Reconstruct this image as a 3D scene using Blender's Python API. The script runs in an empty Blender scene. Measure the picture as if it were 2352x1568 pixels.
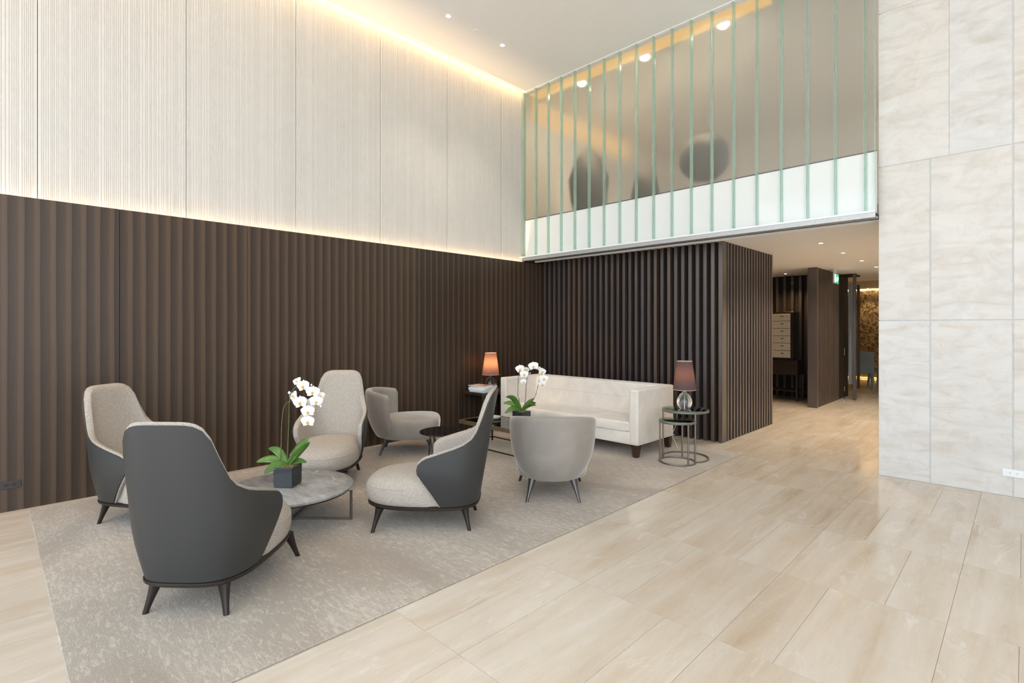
import bpy, bmesh, math, random
import numpy as np
from mathutils import Vector

scn = bpy.context.scene
COL = scn.collection
random.seed(7)

# ------------------------------------------------------------------ camera
FPX, CX, HY, HC = 1193.0, 1176.0, 752.5, 1.55          # focal length, principal column, horizon row (px), eye height
YAW = math.radians(44.66)
CAM = np.array([6.13, -6.466, HC])
FW = np.array([-math.sin(YAW), math.cos(YAW), 0.0])
RT = np.array([math.cos(YAW), math.sin(YAW), 0.0])
cd = bpy.data.cameras.new('camera'); cam = bpy.data.objects.new('camera', cd); COL.objects.link(cam)
cam.location = CAM; cam.rotation_euler = (math.pi / 2, 0, YAW)
cd.sensor_width = 36.0; cd.lens = 36.0 * FPX / 2352.0
cd.shift_y = (HY - 784.0) / 2352.0
cd.clip_start = 0.05; cd.clip_end = 200
scn.camera = cam

# ------------------------------------------------------------------ world, exposure
w = bpy.data.worlds.new('world'); scn.world = w; w.use_nodes = True
nt = w.node_tree; nt.nodes.clear()
wo = nt.nodes.new('ShaderNodeOutputWorld'); bg = nt.nodes.new('ShaderNodeBackground')
tc = nt.nodes.new('ShaderNodeTexCoord'); sx = nt.nodes.new('ShaderNodeSeparateXYZ'); rp = nt.nodes.new('ShaderNodeValToRGB')
rp.color_ramp.elements[0].position = 0.47; rp.color_ramp.elements[0].color = (0.95, 0.93, 0.90, 1)
rp.color_ramp.elements[1].position = 0.53; rp.color_ramp.elements[1].color = (0.80, 0.90, 1.0, 1)
mp = nt.nodes.new('ShaderNodeMapRange'); mp.inputs[1].default_value = -1; mp.inputs[2].default_value = 1
nt.links.new(tc.outputs['Generated'], sx.inputs[0]); nt.links.new(sx.outputs[2], mp.inputs[0])
nt.links.new(mp.outputs[0], rp.inputs[0]); nt.links.new(rp.outputs[0], bg.inputs[0]); nt.links.new(bg.outputs[0], wo.inputs[0])
bg.inputs[1].default_value = 3.3
vs = scn.view_settings
vs.view_transform = 'Standard'; vs.look = 'None'; vs.gamma = 1.0; vs.use_curve_mapping = False
vs.exposure = 0.3
scn.display_settings.display_device = 'sRGB'
if hasattr(scn, 'cycles'):
    scn.cycles.max_bounces = 10; scn.cycles.diffuse_bounces = 5; scn.cycles.transmission_bounces = 8
    scn.cycles.transparent_max_bounces = 12
    scn.cycles.sample_clamp_indirect = 6.0

# ------------------------------------------------------------------ sizes (metres)
ZW = 2.672          # top of the dark wood panelling
ZC = 5.58           # lobby ceiling
ZL = 2.72           # low ceiling behind the opening
YS = 0.15           # face of the stone wall
XE = 10.5; YE = -10.5   # glazed sides of the lobby (behind and right of the camera)
RUG = 0.012

def fl(px, py, z=0.0):
    d = FW + RT * (px - CX) / FPX + np.array([0, 0, (HY - py) / FPX])
    return CAM + d * (z - HC) / d[2]
def at(px, py, depth):
    return CAM + depth * (FW + RT * (px - CX) / FPX + np.array([0, 0, (HY - py) / FPX]))

# ------------------------------------------------------------------ mesh helper
class MB:
    def __init__(s): s.v = []; s.f = []
    def box(s, a, b):
        n = len(s.v); (x0, y0, z0), (x1, y1, z1) = a, b
        s.v += [(x0,y0,z0),(x1,y0,z0),(x1,y1,z0),(x0,y1,z0),(x0,y0,z1),(x1,y0,z1),(x1,y1,z1),(x0,y1,z1)]
        s.f += [tuple(n+i for i in q) for q in ((0,3,2,1),(4,5,6,7),(0,1,5,4),(1,2,6,5),(2,3,7,6),(3,0,4,7))]
        return s
    def loft(s, rings, cap0=True, cap1=True, closed=True):
        n = len(s.v); m = len(rings[0])
        for r in rings: s.v += [tuple(map(float, p)) for p in r]
        for i in range(len(rings) - 1):
            for j in range(m if closed else m - 1):
                a, b = n + i*m + j, n + i*m + (j+1) % m
                s.f.append((a, b, b + m, a + m))
        if cap0: s.f.append(tuple(n + j for j in range(m))[::-1])
        if cap1: s.f.append(tuple(n + (len(rings)-1)*m + j for j in range(m)))
        return s
    def lathe(s, prof, n=32, c=(0,0,0), cap0=True, cap1=True):
        return s.loft([[(c[0]+r*math.cos(2*math.pi*j/n), c[1]+r*math.sin(2*math.pi*j/n), c[2]+z) for j in range(n)] for r, z in prof], cap0, cap1)
    def tube(s, path, r, n=10, closed=False):
        P = [Vector(p) for p in path]; rings = []; up = None
        for i, p in enumerate(P):
            if closed: t = P[(i+1) % len(P)] - P[i-1]
            else: t = P[min(i+1, len(P)-1)] - P[max(i-1, 0)]
            t.normalize()
            if up is None: up = Vector((0,0,1)) if abs(t.z) < .9 else Vector((1,0,0))
            a = t.cross(up).normalized(); b = a.cross(t).normalized(); up = b
            rr = r[i] if isinstance(r, (list, tuple)) else r
            rings.append([p + a*rr*math.cos(2*math.pi*k/n) + b*rr*math.sin(2*math.pi*k/n) for k in range(n)])
        if closed: rings.append(rings[0])
        return s.loft(rings, not closed, not closed)
    def bar(s, p, q, wd, ht):        # straight bar of rectangular section, wd across, ht along z or the other cross axis
        p, q = Vector(p), Vector(q); t = (q - p).normalized()
        up = Vector((0,0,1)) if abs(t.z) < .9 else Vector((0,1,0))
        a = t.cross(up).normalized() * wd / 2; b = a.cross(t).normalized() * ht / 2
        return s.loft([[e + a + b, e - a + b, e - a - b, e + a - b] for e in (p, q)])
    def rbox(s, a, b, r, seg=3, bulge=0.0):
        bm = bmesh.new(); bmesh.ops.create_cube(bm, size=1.0)
        for v in bm.verts:
            v.co = Vector([a[i] + (v.co[i] + .5) * (b[i] - a[i]) for i in range(3)])
        if bulge:
            bmesh.ops.subdivide_edges(bm, edges=bm.edges[:], cuts=5, use_grid_fill=True)
            bm.normal_update()
            c = [(a[i]+b[i])/2 for i in range(3)]; h = [(b[i]-a[i])/2 for i in range(3)]
            for v in bm.verts:
                u = [(v.co[i]-c[i])/h[i] for i in range(3)]
                k = [math.cos(min(1, abs(x))*math.pi/2) for x in u]
                for i in range(3):
                    if abs(u[i]) > .999:
                        o = [j for j in range(3) if j != i]
                        v.co[i] += math.copysign(bulge*(k[o[0]]*k[o[1]])**.5 if k[o[0]]*k[o[1]] > 0 else 0, u[i])
            es = [e for e in bm.edges if len(e.link_faces) == 2 and e.calc_face_angle(0) > .9]
        else: es = bm.edges[:]
        bmesh.ops.bevel(bm, geom=es, offset=r, segments=seg, affect='EDGES', profile=.5)
        n = len(s.v); bm.verts.index_update()
        s.v += [tuple(v.co) for v in bm.verts]; s.f += [tuple(n + v.index for v in f.verts) for f in bm.faces]
        bm.free(); return s
    def mesh(s, name, mat, smooth=False):
        me = bpy.data.meshes.new(name); me.from_pydata(s.v, [], s.f); me.update()
        bm = bmesh.new(); bm.from_mesh(me); bmesh.ops.recalc_face_normals(bm, faces=bm.faces[:]); bm.to_mesh(me); bm.free()
        if mat: me.materials.append(mat)
        if smooth:
            for p in me.polygons: p.use_smooth = True
            try: me.set_sharp_from_angle(angle=math.radians(40))
            except Exception: pass
        return me
    def build(s, name, mat, parent=None, smooth=False):
        return link(name, s.mesh(name, mat, smooth), parent)

def link(name, me, parent=None, loc=None):
    o = bpy.data.objects.new(name, me); COL.objects.link(o)
    if parent: o.parent = parent
    if loc is not None: o.location = loc
    return o
def tag(o, label, cat, group=None):
    o['label'] = label; o['category'] = cat
    if group: o['group'] = group
    return o
def thing(name, label, cat, loc=(0,0,0), rz=0.0, group=None):
    o = bpy.data.objects.new(name, None); COL.objects.link(o); o.empty_display_size = .1
    o.location = loc; o.rotation_euler = (0, 0, rz)
    return tag(o, label, cat, group)
def struct(o): o['kind'] = 'structure'; return o
def copy_tree(o, parent=None):
    c = o.copy(); COL.objects.link(c); c.parent = parent
    for ch in list(o.children): copy_tree(ch, c)
    return c

# ------------------------------------------------------------------ materials
class NT:
    def __init__(s, name):
        s.m = bpy.data.materials.new(name); s.m.use_nodes = True; s.t = s.m.node_tree
        s.p = s.t.nodes['Principled BSDF']; s.out = s.t.nodes['Material Output']
    def n(s, typ, **kw):
        nd = s.t.nodes.new(typ)
        for k, v in kw.items(): setattr(nd, k, v)
        return nd
    def l(s, a, b): s.t.links.new(a, b)
    def set(s, **kw):
        for k, v in kw.items():
            i = s.p.inputs[k.replace('_', ' ')]
            i.default_value = (*v, 1) if isinstance(v, tuple) and len(v) == 3 else v
        return s
    def math(s, op, a, b=None):
        nd = s.n('ShaderNodeMath', operation=op)
        for i, x in enumerate((a, b)):
            if x is None: continue
            if isinstance(x, (int, float)): nd.inputs[i].default_value = x
            else: s.l(x, nd.inputs[i])
        return nd.outputs[0]
    def coords(s, kind='Object', scale=(1,1,1), rot=(0,0,0), rand=0.0):
        if kind == 'Position': src = s.n('ShaderNodeNewGeometry').outputs['Position']
        else: src = s.n('ShaderNodeTexCoord').outputs[kind]
        if rand:
            oi = s.n('ShaderNodeObjectInfo'); vm = s.n('ShaderNodeVectorMath', operation='ADD')
            k = s.math('MULTIPLY', oi.outputs['Random'], rand); s.l(src, vm.inputs[0]); s.l(k, vm.inputs[1]); src = vm.outputs[0]
        m = s.n('ShaderNodeMapping'); m.inputs['Scale'].default_value = scale; m.inputs['Rotation'].default_value = rot
        s.l(src, m.inputs[0]); return m.outputs[0]
    def noise(s, vec, scale=5, detail=4, rough=.5, dist=0):
        nd = s.n('ShaderNodeTexNoise'); s.l(vec, nd.inputs['Vector'])
        nd.inputs['Scale'].default_value = scale; nd.inputs['Detail'].default_value = detail
        nd.inputs['Roughness'].default_value = rough; nd.inputs['Distortion'].default_value = dist
        return nd.outputs[0]
    def ramp(s, fac, stops):
        nd = s.n('ShaderNodeValToRGB'); e = nd.color_ramp.elements
        while len(e) < len(stops): e.new(.5)
        for x, (p, c) in zip(e, stops): x.position = p; x.color = (*c, 1) if len(c) == 3 else c
        s.l(fac, nd.inputs[0]); return nd.outputs[0]
    def mix(s, fac, a, b, mode='MIX'):
        nd = s.n('ShaderNodeMix', data_type='RGBA', blend_type=mode)
        for i, x in ((0, fac), (6, a), (7, b)):
            if isinstance(x, (int, float)): nd.inputs[i].default_value = x
            elif isinstance(x, tuple): nd.inputs[i].default_value = (*x, 1)
            else: s.l(x, nd.inputs[i])
        return nd.outputs[2]
    def bump(s, h, strength=.2, dist=.01):
        b = s.n('ShaderNodeBump'); b.inputs['Strength'].default_value = strength; b.inputs['Distance'].default_value = dist
        s.l(h, b.inputs['Height']); s.l(b.outputs[0], s.p.inputs['Normal']); return s
    def color(s, c): s.l(c, s.p.inputs['Base Color']); return s

def plain(name, col, rough=.5, metal=0.0, noise=0.06, nscale=30, **kw):
    t = NT(name).set(Roughness=rough, Metallic=metal, **kw)
    f = t.noise(t.coords('Object'), nscale, 3)
    lo = tuple(c*(1-noise) for c in col); hi = tuple(min(1, c*(1+noise)) for c in col)
    t.color(t.ramp(f, [(.3, lo), (.7, hi)])); return t.m
def emit(name, col, strength):
    t = NT(name); e = t.n('ShaderNodeEmission'); e.inputs[0].default_value = (*col, 1); e.inputs[1].default_value = strength
    t.l(e.outputs[0], t.out.inputs[0]); return t.m

def m_travertine():
    t = NT('travertine_floor').set(Roughness=.16)
    a = t.noise(t.coords('Position', (7.0, .55, 1), rand=40.0), 1.0, 7, .62, .7)
    b = t.noise(t.coords('Position', (2.2, .7, 1), rand=23.0), 1.3, 5, .6, .5)
    e = t.noise(t.coords('Position', (16, 5, 1), rand=31.0), 1.6, 6, .7, 1.0)
    w = t.noise(t.coords('Position', (5, 1.6, 1), rand=13.0), 1.1, 6, .7, 1.4)
    f = t.math('ADD', t.math('ADD', t.math('MULTIPLY', a, .5), t.math('MULTIPLY', b, .35)), t.math('MULTIPLY', e, .15))
    c = t.ramp(f, [(.30, (.47,.37,.26)), (.42, (.58,.497,.395)), (.54, (.64,.575,.49)), (.68, (.69,.645,.58))])
    c = t.mix(t.ramp(w, [(.56, (0,0,0)), (.68, (.7,.7,.7))]), c, (.72,.69,.64))
    c = t.mix(t.ramp(e, [(.30, (.35,.35,.35)), (.38, (0,0,0))]), c, (.50,.40,.29))
    oi = t.n('ShaderNodeObjectInfo')
    c = t.mix(.6, c, t.ramp(oi.outputs['Random'], [(0, (.88,.83,.77)), (.35, (.97,.95,.92)), (.7, (1,.99,.97)), (1, (.98,.98,.99))]), 'MULTIPLY')
    t.color(c)
    r = t.ramp(b, [(.3, (.10,.10,.10)), (.7, (.20,.20,.20))]); t.l(r, t.p.inputs['Roughness'])
    return t.m
def m_stone(tint=(1,1,1), seed=0.0):
    t = NT('pale_limestone').set(Roughness=.42)
    v = t.coords('Position', (1, 1, 1), rand=17.0)
    a = t.noise(v, 1.6, 8, .62, 1.6); b = t.noise(t.coords('Position', (1.6,1,5.0), (0,.5,0), rand=9.0), 1.5, 6, .6, 1.2)
    sp = t.noise(t.coords('Position', (1,1,1.5), rand=5.0), 48, 4, .65); cl = t.noise(t.coords('Position', (1,1,1), rand=27.0), 4.5, 7, .65, 1.0)
    c = t.ramp(b, [(.28, (.54,.49,.43)), (.40, (.625,.60,.565)), (.52, (.675,.668,.65)), (.70, (.71,.71,.70))])
    c = t.mix(t.ramp(a, [(.42, (0,0,0)), (.62, (.45,.45,.45))]), c, (.63,.635,.635))
    c = t.mix(t.ramp(cl, [(.35, (.5,.5,.5)), (.5, (0,0,0))]), c, (.56,.54,.51))
    c = t.mix(t.mix(1.0, t.ramp(sp, [(.62, (0,0,0)), (.70, (.6,.6,.6))]), t.ramp(a, [(.40, (0,0,0)), (.6, (1,1,1))]), 'MULTIPLY'), c, (.40,.395,.385))
    oi = t.n('ShaderNodeObjectInfo')
    c = t.mix(.6, c, t.ramp(oi.outputs['Random'], [(0, (.99,.955,.90)), (.5, (1,.99,.975)), (1, (.94,.97,1))]), 'MULTIPLY')
    return t.color(c).bump(a, .06, .01).m
def m_veneer():
    t = NT('striped_dark_veneer').set(Roughness=.40, IOR=1.42)
    src = t.n('ShaderNodeTexCoord'); sep = t.n('ShaderNodeSeparateXYZ'); t.l(src.outputs['Object'], sep.inputs[0])
    wob = t.noise(t.coords('Object', (1, 3, .35), rand=11.0), 2.0, 3)
    oi = t.n('ShaderNodeObjectInfo')
    y = t.math('ADD', sep.outputs[1], t.math('MULTIPLY', wob, .02))
    ph = t.math('FRACT', t.math('ADD', t.math('DIVIDE', y, .1035), t.math('MULTIPLY', oi.outputs['Random'], 7.3)))
    saw = t.ramp(ph, [(0, (.10,.10,.10)), (.12, (.30,.30,.30)), (.55, (.62,.62,.62)), (.72, (1,1,1)), (.97, (.85,.85,.85)), (1, (.1,.1,.1))])
    thin = t.ramp(ph, [(0, (.2,.2,.2)), (.60, (.32,.32,.32)), (.72, (.55,.55,.55)), (.80, (1,1,1)), (.93, (.85,.85,.85)), (1, (.2,.2,.2))])
    pick = t.math('GREATER_THAN', t.math('FRACT', t.math('MULTIPLY', oi.outputs['Random'], 13.7)), .55)
    st = t.mix(pick, saw, thin)
    grain = t.noise(t.coords('Object', (1, 140, 2.2), rand=3.0), 2.0, 5, .6)
    f = t.math('ADD', t.math('MULTIPLY', st, .62), t.math('MULTIPLY', grain, .40))
    c = t.ramp(f, [(.12, (.019,.0115,.0083)), (.45, (.043,.0272,.0178)), (.95, (.106,.067,.041))])
    t.color(c); t.bump(grain, .08, .002); return t.m
def m_slat():
    t = NT('dark_slat_wood').set(Roughness=.34, IOR=1.85)
    g = t.noise(t.coords('Object', (60, 60, 1.2), rand=13.0), 2.0, 4)
    c = t.ramp(g, [(.3, (.048,.036,.032)), (.7, (.078,.060,.053))])
    oi = t.n('ShaderNodeObjectInfo')
    c = t.mix(1.0, c, t.ramp(oi.outputs['Random'], [(0, (.72,.70,.74)), (.55, (.97,.95,.98)), (.85, (1.12,1.02,.92)), (1, (1.4,1.18,.92))]), 'MULTIPLY')
    return t.color(c).bump(g, .08, .002).m
def m_weave(name, ca, cb, scale=215.0):
    t = NT(name).set(Roughness=.85); t.p.inputs['Specular IOR Level'].default_value = .25
    vo = t.n('ShaderNodeTexVoronoi', feature='F1'); vo.inputs['Scale'].default_value = scale; vo.inputs['Randomness'].default_value = .65
    t.l(t.coords('Object', (1,1,1), (.6, .5, .78)), vo.inputs['Vector'])
    f = t.math('ADD', t.math('MULTIPLY', vo.outputs['Distance'], 1.1), t.math('MULTIPLY', t.noise(t.coords('Object'), 260, 2), .3))
    c = t.ramp(f, [(.35, ca), (.85, cb)])
    return t.color(c).bump(f, .3, .003).m
def m_velvet(name, col, sheen=.6):
    t = NT(name).set(Roughness=.72); t.p.inputs['Specular IOR Level'].default_value = .2
    t.p.inputs['Sheen Weight'].default_value = sheen; t.p.inputs['Sheen Roughness'].default_value = .35
    n1 = t.noise(t.coords('Object'), 3.5, 5, .6, .8); n2 = t.noise(t.coords('Object'), 220, 2)
    f = t.math('ADD', t.math('MULTIPLY', n1, .8), t.math('MULTIPLY', n2, .2))
    t.color(t.ramp(f, [(.3, tuple(c*.86 for c in col)), (.7, tuple(min(1, c*1.1) for c in col))]))
    return t.bump(n2, .08, .002).m
def m_rug():
    t = NT('carved_silky_rug').set(Roughness=.9); t.p.inputs['Specular IOR Level'].default_value = .2
    t.p.inputs['Sheen Weight'].default_value = .25
    big = t.noise(t.coords('Position', (.7, 1.3, 1)), 1.6, 4, .55, .5)
    mid = t.noise(t.coords('Position', (9, 28, 1)), 1.6, 6, .7, .6)
    fine = t.noise(t.coords('Position', (26, 60, 1)), 2.0, 3, .6)
    base = t.ramp(big, [(.3, (.335,.283,.228)), (.7, (.44,.392,.33))])
    f = t.math('ADD', t.math('MULTIPLY', mid, .75), t.math('MULTIPLY', big, .3))
    mask = t.ramp(f, [(.53, (0,0,0)), (.64, (.75,.75,.75))])
    c = t.mix(mask, base, (.62,.547,.45))
    c = t.mix(.55, c, t.ramp(fine, [(.25, (.76,.76,.76)), (.75, (1,1,1))]), 'MULTIPLY')
    h = t.math('ADD', t.math('MULTIPLY', mask, .6), fine)
    return t.color(c).bump(h, .5, .006).m
def m_marble():
    t = NT('grey_marble').set(Roughness=.1)
    v = t.coords('Object'); d = t.noise(v, 4, 5, .6, .5)
    vor = t.n('ShaderNodeTexVoronoi', feature='DISTANCE_TO_EDGE'); vor.inputs['Scale'].default_value = 2.3
    vm = t.n('ShaderNodeVectorMath', operation='ADD'); sc = t.n('ShaderNodeVectorMath', operation='SCALE')
    nz = t.n('ShaderNodeTexNoise'); nz.inputs['Scale'].default_value = 5; t.l(v, nz.inputs['Vector'])
    t.l(nz.outputs['Color'], sc.inputs[0]); sc.inputs['Scale'].default_value = .22; t.l(v, vm.inputs[0]); t.l(sc.outputs[0], vm.inputs[1]); t.l(vm.outputs[0], vor.inputs['Vector'])
    vein = t.ramp(vor.outputs['Distance'], [(0, (.85,.85,.85)), (.006, (.4,.4,.4)), (.014, (0,0,0))])
    br = t.ramp(d, [(.45, (0,0,0)), (.6, (1,1,1))])
    base = t.ramp(t.noise(t.coords('Object', (1.5, 5, 1), (0,0,.7)), 3, 6, .6, .8), [(.3, (.25,.245,.24)), (.7, (.40,.395,.385))])
    t.color(t.mix(t.mix(1.0, vein, br, 'MULTIPLY'), base, (.72,.70,.66))); return t.m
def m_frost():
    t = NT('frosted_channel_glass')
    t.t.nodes.remove(t.p)
    rf = t.n('ShaderNodeBsdfRefraction'); rf.inputs['Roughness'].default_value = .30; rf.inputs['IOR'].default_value = 1.22; rf.inputs['Color'].default_value = (.97,.98,.97,1)
    gl = t.n('ShaderNodeBsdfGlossy'); gl.inputs['Roughness'].default_value = .22; gl.inputs['Color'].default_value = (.9,.95,.95,1)
    fr = t.n('ShaderNodeFresnel'); fr.inputs['IOR'].default_value = 1.4
    tr = t.n('ShaderNodeBsdfTranslucent'); tr.inputs['Color'].default_value = (.80,.86,.83,1)
    m1 = t.n('ShaderNodeMixShader'); m1.inputs[0].default_value = .10; t.l(rf.outputs[0], m1.inputs[1]); t.l(tr.outputs[0], m1.inputs[2])
    m2 = t.n('ShaderNodeMixShader'); t.l(fr.outputs[0], m2.inputs[0]); t.l(m1.outputs[0], m2.inputs[1]); t.l(gl.outputs[0], m2.inputs[2])
    t.l(m2.outputs[0], t.out.inputs[0]); return t.m
def m_flange():
    t = NT('green_flange_glass'); t.t.nodes.remove(t.p)
    tr = t.n('ShaderNodeBsdfTranslucent'); tr.inputs[0].default_value = (.84,.93,.89,1); d = t.n('ShaderNodeBsdfDiffuse'); d.inputs[0].default_value = (.72,.85,.79,1)
    tp = t.n('ShaderNodeBsdfTransparent'); tp.inputs[0].default_value = (.86,.96,.92,1); gl = t.n('ShaderNodeBsdfGlossy'); gl.inputs['Roughness'].default_value = .1
    a = t.n('ShaderNodeMixShader'); a.inputs[0].default_value = .5; t.l(tr.outputs[0], a.inputs[1]); t.l(d.outputs[0], a.inputs[2])
    b = t.n('ShaderNodeMixShader'); b.inputs[0].default_value = .7; t.l(a.outputs[0], b.inputs[1]); t.l(tp.outputs[0], b.inputs[2])
    c = t.n('ShaderNodeMixShader'); c.inputs[0].default_value = .10; t.l(b.outputs[0], c.inputs[1]); t.l(gl.outputs[0], c.inputs[2])
    t.l(c.outputs[0], t.out.inputs[0]); return t.m
def m_clear(name, col=(.93,.98,.96), ior=1.45, rough=0.0):
    t = NT(name).set(Roughness=rough, IOR=ior); t.p.inputs['Transmission Weight'].default_value = 1.0
    t.p.inputs['Base Color'].default_value = (*col, 1); return t.m
def m_thin_glass(name, tint, refl=.12):
    t = NT(name); t.t.nodes.remove(t.p)
    tp = t.n('ShaderNodeBsdfTransparent'); tp.inputs[0].default_value = (*tint, 1)
    gl = t.n('ShaderNodeBsdfGlossy'); gl.inputs['Roughness'].default_value = .02
    fr = t.n('ShaderNodeFresnel'); fr.inputs['IOR'].default_value = 1.5
    m = t.n('ShaderNodeMixShader'); t.l(fr.outputs[0], m.inputs[0]); t.l(tp.outputs[0], m.inputs[1]); t.l(gl.outputs[0], m.inputs[2])
    t.l(m.outputs[0], t.out.inputs[0]); return t.m
def m_shade(name, col):
    t = NT(name); t.t.nodes.remove(t.p)
    d = t.n('ShaderNodeBsdfDiffuse'); tr = t.n('ShaderNodeBsdfTranslucent'); m = t.n('ShaderNodeMixShader'); m.inputs[0].default_value = .42
    g = t.noise(t.coords('Object', (300, 300, 300)), 1.0, 2); c = t.ramp(g, [(.3, tuple(x*.9 for x in col)), (.7, col)])
    t.l(c, d.inputs[0]); tr.inputs[0].default_value = (.26, .15, .10, 1); t.l(d.outputs[0], m.inputs[1]); t.l(tr.outputs[0], m.inputs[2]); t.l(m.outputs[0], t.out.inputs[0]); return t.m
def m_trans(name, col, k=.5):
    t = NT(name); t.t.nodes.remove(t.p)
    d = t.n('ShaderNodeBsdfDiffuse'); tr = t.n('ShaderNodeBsdfTranslucent'); m = t.n('ShaderNodeMixShader'); m.inputs[0].default_value = k
    d.inputs[0].default_value = (*col, 1); tr.inputs[0].default_value = (*col, 1)
    t.l(d.outputs[0], m.inputs[1]); t.l(tr.outputs[0], m.inputs[2]); t.l(m.outputs[0], t.out.inputs[0]); return t.m
def m_wallpaper():
    t = NT('bronze_floral_wallpaper').set(Roughness=.38, Metallic=.35)
    a = t.noise(t.coords('Position', (1, 1, 1)), 11, 5, .6, 1.2)
    t.color(t.ramp(a, [(.40, (.075,.048,.026)), (.48, (.20,.135,.07)), (.56, (.46,.35,.20)), (.64, (.16,.10,.055))]))
    return t.m
def m_leaf():
    t = NT('orchid_leaf').set(Roughness=.32)
    a = t.noise(t.coords('Object', (8,8,8)), 2, 4)
    t.color(t.ramp(a, [(.3, (.045,.125,.018)), (.7, (.115,.235,.040))])); return t.m
def m_petal():
    t = NT('orchid_petal').set(Roughness=.55); t.p.inputs['Subsurface Weight'].default_value = .0
    a = t.noise(t.coords('Object'), 40, 2); t.color(t.ramp(a, [(.3, (.86,.86,.83)), (.7, (.93,.93,.91))])); return t.m

M = dict(
    floor=m_travertine(), stone=m_stone(), veneer=m_veneer(), slat=m_slat(), rug=m_rug(), marble=m_marble(), frost=m_frost(),
    grout=plain('floor_grout', (.36,.31,.26), .8), sgrout=plain('stone_grout', (.56,.60,.615), .8),
    white=plain('white_paint', (.93,.915,.895), .7, noise=.01), flute=plain('ivory_fluted_panel', (.625,.607,.575), .45, noise=.015, nscale=8),
    dark=plain('black_brown_backing', (.012,.009,.008), .7), darkwood=plain('dark_stained_wood', (.030,.019,.014), .32, noise=.25, nscale=14),
    shell=plain('charcoal_leather', (.031,.0318,.032), .46, noise=.08, nscale=220), bronze=plain('dark_bronze_metal', (.040,.031,.027), .32, .6),
    gun=plain('gunmetal', (.24,.205,.18), .36, .85), steel=plain('satin_steel', (.55,.56,.57), .3, 1.0), alu=plain('pale_aluminium', (.46,.48,.49), .42, .5),
    tubleg=plain('smoked_metal', (.10,.09,.088), .3, .7), track=plain('dark_track_metal', (.11,.11,.115), .35, .7),
    weave=m_weave('woven_beige_fabric', (.60,.55,.485), (.33,.295,.255)), taupe=m_velvet('taupe_velvet', (.30,.272,.242), 1.0), cream=m_velvet('cream_velvet', (.75,.70,.635), .4),
    legwood=plain('walnut_leg', (.045,.022,.014), .3, noise=.3, nscale=20), olive=plain('olive_brown_wood', (.115,.082,.045), .4, noise=.2, nscale=18),
    blackglass=plain('black_glass', (.010,.008,.008), .05), glass=m_thin_glass('clear_table_glass', (.90,.97,.94)), edge=m_flange(),
    crystal=m_clear('crystal_lamp_glass', (1,1,1), 1.45), shade=m_shade('mauve_lampshade', (.125,.108,.128)), shadein=plain('cream_shade_lining', (.80,.68,.60), .8),
    pot=plain('glazed_charcoal_ceramic', (.022,.028,.034), .16), moss=plain('moss_bed', (.16,.13,.045), .95, noise=.6, nscale=70), leaf=m_leaf(), petal=m_petal(),
    lip=plain('orchid_lip', (.75,.48,.10), .5, noise=.3), stem=plain('orchid_stem', (.10,.115,.04), .5, noise=.3), twig=plain('brown_stem', (.10,.065,.035), .6),
    paper=plain('book_pages', (.80,.80,.80), .8, noise=.03, nscale=120), cover_b=plain('pale_blue_cover', (.62,.68,.76), .4), cover_w=plain('white_cover', (.82,.82,.82), .35), cover_r=plain('tan_cover', (.50,.28,.17), .4), cover_p=plain('pale_print_cover', (.66,.54,.44), .4, noise=.5, nscale=12),
    cord=plain('white_cord', (.75,.75,.74), .5), plate=plain('white_plate', (.84,.86,.88), .35, noise=.01), brownplate=plain('brown_plate', (.035,.026,.024), .35), slot=plain('socket_slot', (.02,.02,.02), .6),
    drawer=plain('ivory_drawer', (.62,.56,.46), .35), wallpaper=m_wallpaper(), bluefab=plain('grey_blue_fabric', (.24,.33,.38), .8), greydoor=plain('blue_grey_panel', (.30,.34,.38), .4),
    taupewall=plain('tan_upper_wall', (.58,.52,.45), .8, noise=.05, nscale=2), upceil=plain('upper_ceiling_paint', (.60,.56,.51), .85, noise=.02), spandrel=plain('white_film_glass', (.75,.79,.785), .12, noise=.005),
    flange=m_flange(), green=emit('exit_green', (.02,.30,.16), 1.6), signwhite=emit('exit_white', (.85,1,.92), 2.2),
    cove=emit('warm_cove_led', (1.0,.68,.38), 160.0), cove2=emit('warm_slot_led', (1.0,.62,.28), 70.0), lamp_on=emit('downlight_lens', (1.0,.93,.82), 30.0), lamp_warm=emit('warm_downlight_lens', (1.0,.80,.55), 30.0), bulb=emit('lamp_bulb', (1.0,.55,.25), 1.2),
    mull=plain('facade_mullion', (.20,.20,.21), .4, .5),
)

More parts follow.
